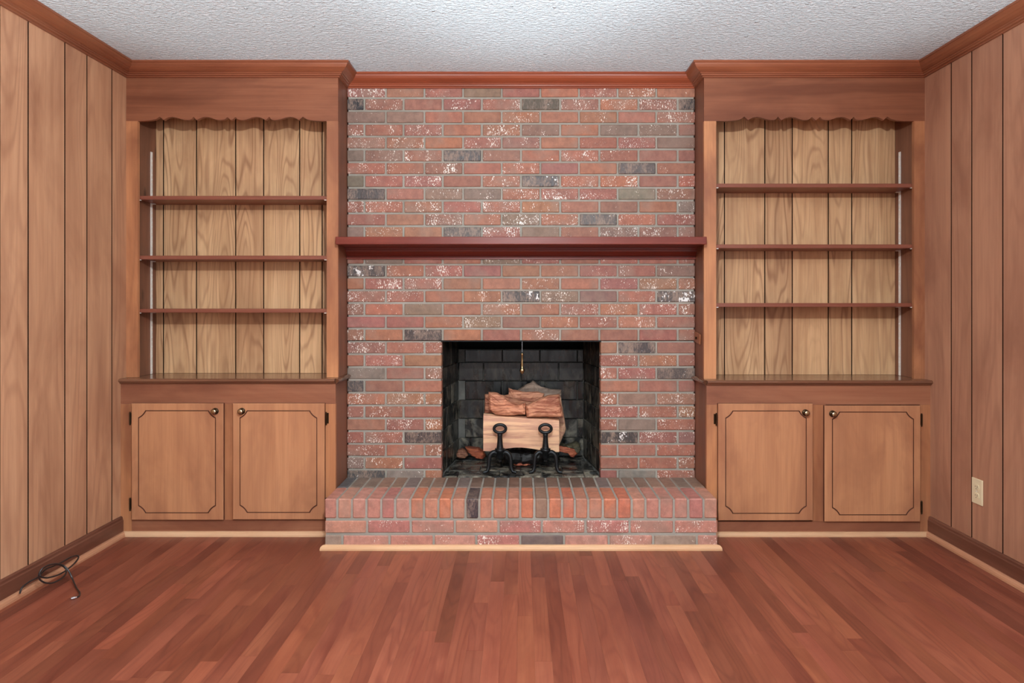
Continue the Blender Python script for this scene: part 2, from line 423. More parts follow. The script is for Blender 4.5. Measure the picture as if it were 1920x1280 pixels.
SHOE = [(0, 0), (.008, .001), (.015, .007), (.018, .015), (.018, .024), (0, .024)]
for nm, X, s in (('baseboard_left', LW, 1), ('baseboard_right', RW, -1)):
    tag(mk(nm, moulding((X+s*.006, YR), (X+s*.006, YL), (s, 0), BASE, .1), M['base']), kind='structure')
for nm, X, s in (('trim_4', LW, 1), ('trim_5', RW, -1)):
    tag(mk(nm, moulding((X+s*.020, YR), (X+s*.020, YL), (s, 0), SHOE, .0245, 0, -1), M['shoeY']), kind='structure')

# ------------------------------------------------------------------ brick fireplace
fp = empty('brick_fireplace', (0, .05, .24))
tag(fp, 'mottled red brick fireplace wall with dark square firebox, set between the two bookcases', 'fireplace')
HZ = .24; OX = .4245; OZ = .9655
pz = .06841; zr1 = PZ(181.7, CD); mo = .0104; bh = pz-mo
sur = bmesh.new()
for q in ((-GX+.008, -OX-.004, HZ-.06, OZ), (OX+.004, GX-.008, HZ-.06, OZ), (-GX+.008, GX-.008, OZ+.004, CEIL)):
    bx(sur, q[0], q[1], .0052, .09, q[2], q[3])
surround = mk('surround', sur, M['mortar'], fp)
cache = {}
def brick_mesh(sx, sy, sz, bev=.003, m='brick'):
    key = (round(sx, 3), round(sy, 3), round(sz, 3), m)
    if key not in cache:
        bm = bmesh.new(); bx(bm, -sx/2, sx/2, -sy/2, sy/2, -sz/2, sz/2, bev)
        r = random.Random(int(sx*1e4+sz*1e5))
        for v in bm.verts: v.co += Vector((r.uniform(-1, 1), r.uniform(-.5, .5), r.uniform(-1, 1)))*.0008
        me = bpy.data.meshes.new('brick'); bm.to_mesh(me); bm.free(); me.materials.append(M[m]); cache[key] = me
    return cache[key]
REDS = [(172, 114, 96), (166, 108, 92), (176, 120, 98), (160, 108, 92), (174, 118, 92), (166, 112, 97), (178, 116, 90)]
BROWN = [(152, 118, 102), (144, 120, 104), (150, 112, 98)]
GREEN = (130, 118, 100); BLACK = (70, 60, 58)
special = {(2, 0): (44, 46, 52, 0), (2, 9): (62, 56, 56, .15), (2, 5): (92, 80, 64, .4), (3, 0): (150, 122, 108, .5), (3, 1): (156, 124, 108, .1), (6, 3): (*BLACK, .3), (7, 7): (84, 70, 66, .35), (8, 5): (62, 52, 52, .7),
           (8, 0): (*GREEN, 0), (9, 0): (74, 64, 62, .3), (9, 7): (140, 132, 112, .45), (9, 2): (154, 124, 106, .6), (9, 3): (140, 118, 104, .5), (11, 6): (78, 66, 62, .35), (12, 3): (80, 68, 62, .45), (12, 0): (154, 124, 110, .1),
           (14, 1): (140, 120, 106, .4), (15, 0): (72, 64, 62, .75), (17, 4): (70, 64, 62, .7), (17, 8): (80, 72, 70, .85), (20, 2): (74, 64, 62, .35), (21, 7): (72, 62, 62, .45),
           (23, 0): (140, 126, 114, .75), (23, 8): (88, 78, 74, .5), (24, 0): (74, 72, 74, .3), (25, 7): (160, 128, 110, .2), (26, 6.5): (142, 134, 118, .3), (26, 6): (142, 134, 118, .3), (27, 7): (146, 126, 112, .4),
           (28, 2): (76, 66, 64, .45), (28, 7): (72, 66, 64, .7), (31, 0): (80, 78, 78, .5), (31, 1): (150, 136, 126, .4), (31, 7): (138, 132, 122, .3)}
rc = random.Random(21)
hw = .929; Lo = 2*hw/9
for row in range(1, 32):
    zb = zr1-pz*(row-1); zt = zb+bh
    if row % 2: edges = [(-hw+i*Lo, -hw+(i+1)*Lo-mo) for i in range(9)]; edges = [(a+mo/2*(i > 0)*1.0, b+mo/2) for i, (a, b) in enumerate(edges)]; edges[-1] = (edges[-1][0], hw)
    else:
        h0 = .0865; P = (2*hw-2*h0-mo)/8
        edges = [(-hw, -hw+h0)]+[(-hw+h0+mo+k*P, -hw+h0+(k+1)*P) for k in range(8)]+[(hw-h0, hw)]
    if row == 31: zb = HZ-.01
    for i, (a, b) in enumerate(edges):
        if row > 20:
            if a >= -OX-.02 and b <= OX+.02: continue
            if a < -OX < b: b = -OX
            if a < OX < b: a = OX
            if b-a < .03: continue
        if (row, i) in special: c = special[(row, i)]
        else:
            c = rc.choice(REDS) if rc.random() < .90 else rc.choice(BROWN)
            c = tuple(v*(.96+.08*rc.random()) for v in c)+(rc.choice((.0, .2, .5, .7, .8, .85, .95, .95)),)
        sx = round((b-a)*500)/500 if abs((b-a)-(Lo-mo)) > .02 and b-a < .15 else b-a
        me = brick_mesh(b-a, .06, zt-zb, .003, 'darkbrick' if c[0] < 120 else 'brick')
        put('brick', me, None, surround, ((a+b)/2, .03+rc.uniform(-.0012, .0012), (zt+zb)/2), tuple(v*.93 for v in c[:3])+(c[3],), (rc.uniform(-.006, .006), 0, rc.uniform(-.003, .003)))
# brick returns on the opening and the steel lintel
lt = bmesh.new(); bx(lt, -OX-.01, OX+.01, .008, .09, OZ-.003, OZ+.001)
mk('lintel', lt, M['iron'], fp)
# firebox
FB = .50; FX = .38; FF = .090; FW = .435; ZT = .8875
fbx = bmesh.new()
for s in (-1, 1):
    a = [(s*(FW+.012), FF-.0), (s*(FX+.012), FB+.01), (s*(FX+.08), FB+.01), (s*(FW+.08), FF)]
    lo = [fbx.verts.new((x, y, HZ-.03)) for x, y in a]; hi = [fbx.verts.new((x, y, 1.1)) for x, y in a]
    fbx.faces.new(lo); fbx.faces.new(hi)
    for i in range(4): fbx.faces.new((lo[i], lo[(i+1) % 4], hi[(i+1) % 4], hi[i]))
bx(fbx, -FX-.08, FX+.08, FB+.012, FB+.06, HZ-.03, ZT)
bx(fbx, -FW-.05, FW+.05, -.0, FB+.06, HZ-.06, HZ-.012)
firebox = mk('firebox', fbx, M['firemortar'], fp)
sm = bmesh.new(); bx(sm, -FW-.08, FW+.08, FB+.3, FB+.32, ZT-.1, 1.35); bx(sm, -FW-.08, FW+.08, .09, FB+.32, 1.33, 1.36)
bx(sm, -FW-.1, -FW-.08, .09, FB+.32, ZT-.1, 1.35); bx(sm, FW+.08, FW+.1, .09, FB+.32, ZT-.1, 1.35); bx(sm, -FW-.08, FW+.08, FB+.06, FB+.3, ZT-.1, ZT-.02)
mk('smoke_chamber', sm, M['void'], fp)
fc = random.Random(5); fcache = {}
def fire_brick(L, T, Hh, at, rz, k):
    key = (round(L, 3), round(T, 3), round(Hh, 3))
    if key not in fcache:
        bm = bmesh.new(); bx(bm, -L/2, L/2, -T/2, T/2, -Hh/2, Hh/2, .0025)
        me = bpy.data.meshes.new('fire_brick'); bm.to_mesh(me); bm.free(); me.materials.append(M['fire']); fcache[key] = me
    o = put('fire_brick', fcache[key], None, firebox, at, None, (0, 0, rz)); o.color = (k, k, k, 1)
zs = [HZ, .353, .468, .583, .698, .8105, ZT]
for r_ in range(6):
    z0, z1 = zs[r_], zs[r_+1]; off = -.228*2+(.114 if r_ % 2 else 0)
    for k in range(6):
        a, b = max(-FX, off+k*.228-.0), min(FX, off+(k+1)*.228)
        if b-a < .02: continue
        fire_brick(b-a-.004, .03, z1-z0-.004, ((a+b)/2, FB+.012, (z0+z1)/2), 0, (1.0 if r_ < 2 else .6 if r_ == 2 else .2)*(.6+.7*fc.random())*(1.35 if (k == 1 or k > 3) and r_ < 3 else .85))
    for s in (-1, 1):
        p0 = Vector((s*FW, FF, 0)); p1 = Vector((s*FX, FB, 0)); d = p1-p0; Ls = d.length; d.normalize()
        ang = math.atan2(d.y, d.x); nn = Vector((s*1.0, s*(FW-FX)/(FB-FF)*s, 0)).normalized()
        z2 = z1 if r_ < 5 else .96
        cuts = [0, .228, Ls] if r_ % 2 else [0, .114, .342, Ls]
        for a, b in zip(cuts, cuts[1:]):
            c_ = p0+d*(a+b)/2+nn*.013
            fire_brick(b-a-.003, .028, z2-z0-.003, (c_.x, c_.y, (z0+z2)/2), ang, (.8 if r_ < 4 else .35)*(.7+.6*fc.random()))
# firebox floor, bricks laid in rows across
for r_ in range(4):
    y0 = .012+r_*.1235; y1 = y0+.1235; ww = OX-.004 if r_ == 0 else FW-(FW-FX)*((y1-FF)/(FB-FF))-.004
    xs = [-ww]+[v for v in [(-.342, -.114, .114, .342), (-.228, 0, .228)][r_ % 2] if abs(v) < ww-.02]+[ww]
    for a, b in zip(xs, xs[1:]):
        fire_brick(b-a-.004, .1195, .04, ((a+b)/2, (y0+y1)/2, HZ-.0205), 0, (1.25 if r_ == 0 else 1.0)*(.9+.5*fc.random()))

# ------------------------------------------------------------------ raised hearth
hr = empty('raised_hearth', (0, -.2, 0)); tag(hr, 'low red brick hearth bench with rowlock edge, projecting from the fireplace onto the floor', 'hearth')
HF = 3.194-CD
core = bmesh.new(); bx(core, -GX+.006, GX-.006, HF+.005, -.001, 0, HZ-.0045)
hcore = mk('mortar_core', core, M['mortar'], hr)
J = [608, 631.9, 659.5, 686.7, 714.3, 740.6, 768.7, 795, 821.7, 846.7, 872.5, 898.3, 923.3, 950.3, 975.3, 1002, 1028, 1054, 1078, 1103.3, 1130.8, 1157.5, 1185, 1210.8, 1237, 1263.8, 1291, 1319.7, 1345]
JX = [PX(j, 3.194) for j in J]; JX[0] = -GX+.001; JX[-1] = GX-.001
ORNG = [(196, 122, 92), (202, 128, 96), (192, 128, 102), (198, 118, 92), (190, 132, 108)]
PINK = [(192, 138, 122), (188, 130, 114), (180, 118, 108), (196, 140, 118)]
for i in range(28):
    a, b = JX[i]+.0045*(i > 0), JX[i+1]-.0045*(i < 27)
    centre = abs(i-13.5) < 8
    c = rc.choice(ORNG if centre else PINK)+(rc.choice((0, 0, .1)),)
    if i == 10: c = (66, 56, 60, .15)
    if i == 15: c = (150, 118, 98, 0)
    put('hearth_brick', brick_mesh(b-a, .2, .0925, .005, 'darkbrick' if c[0] < 100 else 'brick'), None, hcore, ((a+b)/2, HF+.1+rc.uniform(-.001, .001), HZ-.04625), c)
for i in range(28):
    a, b = JX[i]+.0045*(i > 0), JX[i+1]-.0045*(i < 27)
    c = rc.choice(((140, 112, 94), (146, 112, 94), (130, 112, 98), (150, 118, 100), (134, 106, 90)))  # back row darkened for grime and for the shade on the hearth top
    if 8 <= i <= 19: c = tuple(v*.84 for v in c)
    if i in (0,): c = (92, 92, 92)
    if i in (5, 9, 20): c = (124, 110, 104)
    put('hearth_brick', brick_mesh(b-a, .19, .06, .004), None, hcore, ((a+b)/2, HF+.210+.096, HZ-.0305), c+(.05,))
def row_edges(js): 
    return [PX(j, 3.194) for j in js]
for js, z0, z1 in (([607, 688, 770, 852.7, 934.8, 1015.9, 1097.9, 1180.7, 1263.9, 1345], .079, .136), ([607, 641.5, 730, 812.9, 893, 975.3, 1057.7, 1141.6, 1224.8, 1306.9, 1345], .012, .0665)):
    E = row_edges(js); E[0] = -GX+.001; E[-1] = GX-.001
    for i in range(len(E)-1):
        a, b = E[i]+.005*(i > 0), E[i+1]-.005*(i < len(E)-2)
        c = rc.choice(PINK)+(rc.choice((.6, .8, .9, 1.0)),)
        if len(js) == 11: c = c[:3]+(rc.choice((.4, .6, .8)),)
        if len(js) == 11 and i == 5: c = (112, 96, 92, .3)
        if len(js) == 11 and i in (0, 8): c = (160, 138, 122, .3)
        put('hearth_brick', brick_mesh(b-a, .09, z1-z0, .004), None, hcore, ((a+b)/2, HF+.045+rc.uniform(-.001, .001), (z0+z1)/2), c)
bm = moulding((-GX, HF), (GX, HF), (0, -1), SHOE, .0245, -1, 1)
o = mk('shoe_moulding', bm, M['shoe'], hr); o['label'] = 'pale wooden shoe moulding'; o.color = (1.05, 1.05, 1.0, 1)

# ------------------------------------------------------------------ mantel
mt = empty('mantel_shelf', (0, -.1, PZ(445, 3.375))); tag(mt, 'reddish brown wooden mantel shelf running across the bricks above the firebox', 'mantel')
mz1 = PZ(443.5, 3.375); mz0 = PZ(458, 3.375)
mk('shelf_board', B(-GX+.0005, GX-.0005, 3.375-CD, -.003, mz0, mz1, .003, 2), M['red'], mt)
BED = [(0, 0), (.034, 0), (.034, .010), (.028, .012), (.028, .020), (.022, .024), (.014, .034), (.009, .042), (.013, .046), (.013, .049), (.007, .051), (.007, .060), (0, .060)]
o = mk('bed_moulding', moulding((-GX+.001, -.003), (GX-.001, -.003), (0, -1), BED, mz0), M['red'], mt)

# ------------------------------------------------------------------ built-ins
def T(c, k): 
    return (k, k, k, 1)
def door(parent, x0, x1, y0p, y1p, g, knob, hinges, side):
    D = 3.365; X0, X1 = PX(x0, D), PX(x1, D); Z1, Z0 = PZ(y0p, D), PZ(y1p, D); yf = D-CD
    gx0, gx1, gz1, gz0 = PX(g[0], D), PX(g[1], D), PZ(g[2], D), PZ(g[3], D)
    ch = 13.5*D/F
    def outline(e):   # groove outline grown by e
        pts = []
        for (cx, cz, sx, sz) in ((gx1, gz0, 1, -1), (gx1, gz1, 1, 1), (gx0, gz1, -1, 1), (gx0, gz0, -1, -1)):
            arc = []
            for k in range(5):
                t = k/4; # from the horizontal side to the vertical side
                px = cx+sx*e - sx*ch*(1-t); pzv = cz+sz*e - sz*ch*t
                d_ = .0045*math.sin(math.pi*t)
                px -= sx*d_*.7; pzv -= sz*d_*.7
                arc.append((px, pzv))
            if (sx, sz) in ((1, 1), (-1, -1)): arc.reverse()
            pts += arc
        return pts
    def rect(i):
        pts = []
        for (cx, cz, sx, sz) in ((X1-i, Z0+i, 1, -1), (X1-i, Z1-i, 1, 1), (X0+i, Z1-i, -1, 1), (X0+i, Z0+i, -1, -1)):
            arc = [(cx-sx*.04, cz), (cx-sx*.02, cz), (cx, cz), (cx, cz-sz*.02), (cx, cz-sz*.04)]
            if (sx, sz) in ((1, 1), (-1, -1)): arc.reverse()
            pts += arc
        return pts
    bm = bmesh.new()
    rings = [[bm.verts.new((x, yf+dy, z)) for x, z in P] for P, dy in
             ((rect(0), .0175), (rect(0), .003), (rect(.003), 0), (outline(.0022), 0), (outline(.0008), .004), (outline(-.0008), .004), (outline(-.0022), 0))]
    n = 20
    bm.faces.new(rings[0])
    for q, (a, b) in enumerate(zip(rings, rings[1:])):
        for k in range(n):
            f = bm.faces.new((a[k], a[(k+1) % n], b[(k+1) % n], b[k]))
            if 3 <= q <= 5 or q == 0: f.material_index = 1
    bm.faces.new(rings[-1])
    d = mk('door', bm, [M['door'], M['groove']], parent)
    kx, kz = PX(knob[0], 3.34), PZ(knob[1], 3.34)
    kb = bmesh.new(); lathe(kb, [(.0165, yf+.0), (.0165, yf-.003), (.013, yf-.0045), (.006, yf-.005), (.005, yf-.010), (.010, yf-.014), (.0145, yf-.019), (.0145, yf-.022), (.012, yf-.026), (.007, yf-.028), (.001, yf-.0285)], (kx, 0, kz), 'y', 20)
    for f in kb.faces:
        if f.calc_center_median().y > yf-.012 or ((f.calc_center_median()-Vector((kx, f.calc_center_median().y, kz))).length > .0123): f.material_index = 1
    mk('knob', kb, [M['pewter'], M['bronze']], d, smooth=True)
    for hx, hy0, hy1 in hinges:
        hb = bmesh.new(); X = PX(hx, 3.37); z0, z1 = PZ(hy1, 3.37), PZ(hy0, 3.37)
        lathe(hb, [(.0015, z0-.003), (.0035, z0), (.0035, z1), (.0015, z1+.003)], (X, yf+.008, 0), 'z', 10)
        s = -1 if side == 'L' else 1
        bx(hb, min(X, X+s*.010), max(X, X+s*.010), YL-.0025, YL+.0005, z0+.004, z1-.004, .0008)
        mk('hinge', hb, M['bronze'], d)
    return d
def built_in(sd):
    L = sd == 'L'; s = -1 if L else 1
    W = (LW+.006) if L else (RW-.006)                # wall face
    gx = s*GX                                        # face towards the bricks
    lo, hi = (W, gx) if L else (gx, W)
    where = 'left of' if L else 'right of'; side = 'left' if L else 'right'
    zc = .790 if L else .782                         # counter top
    ctop = .026
    # ---- base cabinet
    bc = empty('base_cabinet', ((lo+hi)/2, -.1, 0))
    tag(bc, f'brown wooden two-door base cabinet under the {side} bookcase, {where} the hearth', 'cabinet', )
    top = zc-ctop; t = .019
    D = 3.383
    if L: dr_ = [(246, 418.5, 756, 974.8), (436, 608.5, 756, 974)]; railt, railb = PZ(757, D), PZ(974, D)
    else: dr_ = [(1346.6, 1524.7, 756.5, 975.8), (1546.3, 1726.5, 760.2, 978)]; railt, railb = PZ(758.5, D), PZ(977, D)
    yf = YL; g = .0004
    xa, xb = (PX(247, D), PX(610, D)) if L else (PX(1345.6, D), PX(1725, D))
    mid0, mid1 = PX(dr_[0][1]-2, D), PX(dr_[1][0]+2, D)
    mk('stile', B(lo, xa, yf, yf+t, .0, railt), M['frame' if not L else 'frame'], bc, None).color = (.9, .9, .9, 1) if L else (1.06, 1.06, 1.03, 1)
    mk('stile', B(xb, hi, yf, yf+t, .0, railt), M['frame'], bc).color = (.92, .90, .90, 1) if L else (.9, .88, .88, 1)
    mk('stile', B(mid0, mid1, yf, yf+t, railb, railt), M['frame'], bc).color = (.84, .80, .80, 1)
    mk('top_rail', B(lo, hi, yf, yf+t, railt+g, top), M['frameH'], bc)
    mk('bottom_rail', B(xa+g, xb-g, yf, yf+t, .0, railb-g), M['frameH'], bc)
    sx = (gx-.019, gx) if L else (gx, gx+.019)
    mk('side_panel', B(*sx, yf+t+g, .055, .0, top), M['side'], bc)
    bb = bmesh.new(); bx(bb, lo, sx[0]-g if L else hi, yf+t+g, .05, .0, .06) if L else bx(bb, sx[1]+g, hi, yf+t+g, .05, .0, .06)
    mk('cabinet_floor', bb, M['side'], bc)
    a, b = (lo, sx[0]-g) if L else (sx[1]+g, hi)
    mk('back_panel', B(a, b, .045, .055, .061, top), M['side'], bc)
    if L:
        door(bc, *dr_[0], (259.8, 404, 769.8, 961), (399.8, 772), [(243.2, 773, 796), (243.2, 934, 957)], 'L')
        door(bc, *dr_[1], (450, 594, 770, 960.3), (449.8, 772), [(611.3, 773, 796), (611.3, 934, 957)], 'R')
    else:
        door(bc, *dr_[0], (1360.7, 1511.6, 770.2, 962), (1513.8, 774.8), [(1343.3, 775, 797), (1343.3, 937, 960)], 'L')
        door(bc, *dr_[1], (1560.8, 1712.7, 772.3, 964.8), (1565, 776.8), [(1729.0, 776, 799), (1729.0, 940, 963)], 'R')
    p0, p1 = ((LW+.02, yf), (-GX, yf)) if L else ((GX, yf), (RW-.02, yf))
    o = mk('shoe_moulding', moulding(p0, p1, (0, -1), SHOE, .0245 if L else .0225, 1 if L else 0, 0 if L else -1), M['shoe'], bc); o['label'] = 'pale wooden shoe moulding'
    o.color = (1, 1, 1, 1) if L else (.9, .88, .85, 1)
    # ---- counter
    ct = bmesh.new(); NO = [(-.2, 0), (.012, 0), (.020, .003), (.023, .007), (.023, .012), (.019, .0165), (.013, .018), (.012, .022), (.006, .026), (-.2, .026)]
    y_n = YL-.012
    cm = moulding((lo, YL), (hi, YL), (0, -1), [(o_ if o_ > 0 else -.27, d_) for o_, d_ in NO], zc, 0, 0)
    # trim the plain slab to the return on the gap side: add the return nosing
    me_ = mk('countertop', cm, M['top'])
    tag(me_, f'dark glossy wooden counter board on top of the {side} base cabinet', 'countertop')
    rt = moulding((gx, YL), (gx, -.004), (1 if L else -1, 0), [(max(o_, 0), d_) for o_, d_ in NO], zc, -1, 0)
    rt2 = mk('end_nosing', rt, M['top'], me_)
    # ---- bookcase above
    bk = empty('bookcase', ((lo+hi)/2, -.06, zc))
    tag(bk, f'built-in wooden bookcase with scalloped valance and three empty shelves, {where} the brick wall', 'bookcase')
    D = 3.43; y0 = YU; zv0 = PZ(227, D); zv1 = CEIL-.0005; g2 = .0005
    if L: sa, sb = PX(258, D), PX(612.5, D)
    else: sa, sb = PX(1343, D), PX(1714, D)
    zb = zc+.0005
    o = mk('stile', B(lo, sa, y0, y0+.019, zb, zv0), M['frame'], bk); o.color = (1., 1., 1., 1) if L else (1.08, 1.1, 1.08, 1)
    o = mk('stile', B(sb, hi, y0, y0+.019, zb, zv0), M['frame'], bk); o.color = (1.08, 1.1, 1.08, 1) if L else (.86, .84, .84, 1)
    cx = PX(433.6 if L else 1529.8, D)
    H0 = [(177, 0), (160, .3), (148, 1.8), (141, 4.0), (137, 6.5), (134.2, 8)]
    half = [(-177, 0), (-162, .3), (-150, 1.6), (-141, 3.8), (-134.2, 8.3), (-127, 2.0), (-122, 5.0), (-117, 7.2), (-111, 8.0), (-103, 6.8), (-94, 4.0), (-86, 2.2), (-79, 2.1), (-74.5, 3.6), (-71.2, 8.3),
            (-64.7, 1.6), (-59, 5.0), (-53, 7.3), (-46.7, 8.0), (-40, 7.0), (-32, 4.2), (-25, 2.2), (-18, 2.2), (-12, 3.6), (-7.6, 7.6), (0, 1.5)]
    full = half+[(-x, z) for x, z in half[::-1][1:]]
    k = D/F
    pts = [(cx+x*k, zv0+z*k) for x, z in full]
    pts[0] = (sa, zv0) ; pts[-1] = (sb, zv0)
    vb = bmesh.new()
    poly = [(lo, zv0)]+pts+[(hi, zv0), (hi, zv1), (lo, zv1)]
    # strips so that the concave outline triangulates cleanly
    cols = [(lo, zv0)]+pts+[(hi, zv0)]
    f0 = [vb.verts.new((x, y0, z)) for x, z in cols]; f1 = [vb.verts.new((x, y0, zv1)) for x, z in cols]
    b0 = [vb.verts.new((x, y0+.019, z)) for x, z in cols]; b1 = [vb.verts.new((x, y0+.019, zv1)) for x, z in cols]
    for i in range(len(cols)-1):
        vb.faces.new((f0[i], f0[i+1], f1[i+1], f1[i])); vb.faces.new((b0[i], b1[i], b1[i+1], b0[i+1]))
        vb.faces.new((f0[i], b0[i], b0[i+1], f0[i+1])); vb.faces.new((f1[i], f1[i+1], b1[i+1], b1[i]))
    vb.faces.new((f0[0], f1[0], b1[0], b0[0])); vb.faces.new((f0[-1], b0[-1], b1[-1], f1[-1]))
    mk('valance', vb, M['val'], bk)
    mk('crown_moulding', moulding((lo, y0), (gx, y0) if L else (hi, y0), (0, -1), CROWN, CEIL, 1, 1) if L else moulding((gx, y0), (hi, y0), (0, -1), CROWN, CEIL, -1, -1), M['crown'], bk).color = (.95, .95, .95, 1)
    mk('crown_moulding', moulding((gx, y0), (gx, 0), (1 if L else -1, 0), CROWN, CEIL, -1, -1), M['crownY'], bk)
    ix = (gx-.019, gx) if L else (gx, gx+.019)
    mk('side_panel', B(*ix, y0+.0195, .055, zb, CEIL-.001), M['side'], bk)
    # inner side panels
    sX = -1.972 if L else 2.02; wX = lo if L else hi
    mk('side_panel', B(min(sX, wX), max(sX, wX), y0+.0195, .039, zb, CEIL-.001), M['knotty'], bk)
    cI = (-.990+.004) if L else (PX(1343, D)-.004)
    mk('side_panel', B(cI, ix[0]-.0005, y0+.0195, .039, zb, CEIL-.001) if L else B(ix[1]+.0005, cI, y0+.0195, .039, zb, CEIL-.001), M['side'], bk)
    # back boards
    gs = [306.6, 368.7, 442, 494.5, 562, 604] if L else [1358.3, 1434, 1485.5, 1553, 1597]
    Db = 3.64; ed = [PX(x, Db) for x in gs]
    ends = (sX, cI) if L else (cI, sX)
    ed = [ends[0]-.002 if True else 0]+ed+[ends[1]+.002]
    tints = {True: [.9, 1.0, .98, .92, .97, 1.08, .8], False: [1.0, 1.02, .86, 1.05, .95, .97]}[L]  # last left board: shadow of the stile put into its darker tint
    for i, (a, b) in enumerate(zip(ed, ed[1:])):
        q = tints[i]
        o = mk('back_board', B(a+.0022, b-.0022, .04, .052, zb, CEIL-.002, .0006), M['back'], bk)
        o.color = (q, q*(.97 if q < .95 else 1.0), q*(.97 if q < .95 else 1.0), 1); shade_sides(o, 0)
    mk('back_liner', B(ends[0], ends[1], .0525, .0595, zb, CEIL-.002), M['gap'], bk)
    # shelves
    ys = [(367, 374.2), (479, 486.3), (578.7, 586)] if L else [(344, 351.5), (458, 465.5), (568, 575)]
    Ds = 3.455
    ee = (sX+.012, cI-.003) if L else (cI+.003, sX-.012)
    for yt, yb in ys:
        zt_ = PZ(yt, Ds); sh = mk('shelf', B(ee[0], ee[1], Ds-CD, .037, zt_-.0198, zt_, .0015), M['shelf'], bk)
        for e_, q in ((sX, 1 if L else -1), (cI, -1 if L else 1)):
            for yy in (YU+.019+.010, -.006):
                cb = bmesh.new(); xo = e_+q*.004
                bx(cb, min(xo, xo+q*.018), max(xo, xo+q*.018), yy-.006, yy+.006, zt_-.0240, zt_-.0200, .0005); mk('clip', cb, M['metal'], sh)
    # slotted metal standards
    for e_, q in ((sX, 1 if L else -1), (cI, -1 if L else 1)):
        for yy in (YU+.019+.010, -.006):
            zt_ = PZ(285, 3.594); sb_ = bmesh.new()
            u0, u1 = (e_+q*.0002, e_+q*.004); u0, u1 = min(u0, u1), max(u0, u1)
            bx(sb_, u0, u1, yy-.0075, yy-.0035, zb+.001, zt_); bx(sb_, u0, u1, yy+.0035, yy+.0075, zb+.001, zt_)
            z = zb+.02
            while z < zt_: bx(sb_, u0, u1, yy-.0036, yy+.0036, z-.02+.001, z-.004); z += .0254
            mk('shelf_standard', sb_, M['metal'], bk)['label'] = 'slotted pale metal strip'
built_in('L'); built_in('R')

# ------------------------------------------------------------------ andirons
def andiron(pxc, first, label):
    D = 3.69; k = D/F; y = D-CD; X = PX(pxc, D)
    z = lambda p: PZ(p, D)
    r = empty('andiron', (X, y, HZ)); tag(r, label, 'andiron', 'pair of cast iron andirons')
    bm = bmesh.new(); zc_ = z(803.4)
    tube(bm, [(X+11*k*math.cos(a), y, zc_+7.6*k*math.sin(a)) for a in [2*math.pi*i/32 for i in range(32)]], 2.9*k, 10, True)
    mk('ring_handle', bm, M['iron'], r, smooth=True)
    bm = bmesh.new(); lathe(bm, [(4.2*k, z(812.5)), (5.2*k, z(814)), (4.5*k, z(817)), (4.6*k, z(822)), (5.4*k, z(832)), (6.2*k, z(838)), (6.6*k, z(840)), (9.6*k, z(840.5)), (9.8*k, z(845.5)), (7.6*k, z(846.5)), (7.6*k, z(856)), (5*k, z(860)), (1*k, z(862))], (X, y, 0), 'z', 18)
    mk('shaft', bm, M['iron'], r, smooth=True)
    for s in (-1, 1):
        bm = bmesh.new()
        P = crom([(X+s*5*k, y, z(849)), (X+s*12*k, y-.003, z(847.5)), (X+s*18.5*k, y-.008, z(853)), (X+s*20.5*k, y-.012, z(864)), (X+s*21*k, y-.016, z(874)), (X+s*24*k, y-.022, z(881.5)), (X+s*28*k, y-.026, HZ+.0105), (X+s*31*k, y-.028, HZ+.009)], 5)
        n = len(P); tube(bm, P, [(.0145-.0075*i/n if i < n*.8 else .0082-.002*(i/n-.8)/.2) for i in range(n)], 10)
        mk('leg', bm, M['iron'], r, smooth=True)
    bm = bmesh.new(); bx(bm, X-.008, X+.008, y+.012, y+.33, .318, .335, .002); bx(bm, X-.008, X+.008, y+.312, y+.33, HZ+.0005, .318, .002)
    bx(bm, X-.008, X+.008, y+.005, y+.014, .30, .335)
    mk('log_bar', bm, M['iron'], r)
andiron(937.4, True, 'left one of the two black cast iron andirons with oval ring top')
andiron(1022.7, False, 'right one of the two black cast iron andirons with oval ring top')

# ------------------------------------------------------------------ firewood
def slog(name, pts, D, depth, m, label, tint=1.0, bulge=.35, seed=1, group='split firewood logs in the firebox', lean=0.0):
    """chunk of split wood from its side outline in metres, rounded front and back"""
    r = random.Random(seed)
    W = [Vector((PX(x, D), 0, PZ(y, D))) for x, y in pts]
    fine = []
    for i in range(len(W)):
        a, b = W[i], W[(i+1) % len(W)]; n = max(2, int((b-a).length/.010))
        for k in range(n): fine.append(a.lerp(b, k/n))
    c = sum(fine, Vector())/len(fine)
    bm = bmesh.new(); y0 = D-CD; rings = []
    lay = [(.30, 0.0), (.62, .02), (.86, .10), (.97, .25), (1, .5), (.93, .8), (.72, 1.0)]
    for q, (sc, t) in enumerate(lay):
        ring = []
        for p in fine:
            d = p-c; v = c+d*(sc if q < 3 else sc)
            ns = noise.noise(Vector((v.x*22+seed, t*3, v.z*60)))*.006 + noise.noise(Vector((v.x*60+seed, t*8, v.z*160)))*.0022
            v = Vector((v.x+(ns*.4 if q != 3 else 0), y0+depth*t+ns*1.3+lean*d.z, v.z+(ns*.35)))
            ring.append(bm.verts.new(v))
        rings.append(ring)
    n = len(fine)
    for a, b in zip(rings, rings[1:]):
        for k in range(n): bm.faces.new((a[k], a[(k+1) % n], b[(k+1) % n], b[k]))
    ca = bm.verts.new((c.x, y0-.0, c.z)); cb = bm.verts.new((c.x, y0+depth, c.z))
    for k in range(n): bm.faces.new((rings[0][k], rings[0][(k+1) % n], ca)); bm.faces.new((rings[-1][k], rings[-1][(k+1) % n], cb))
    o = mk(name, bm, m); o.color = (tint, tint, tint, 1)
    return tag(o, label, 'log', group)
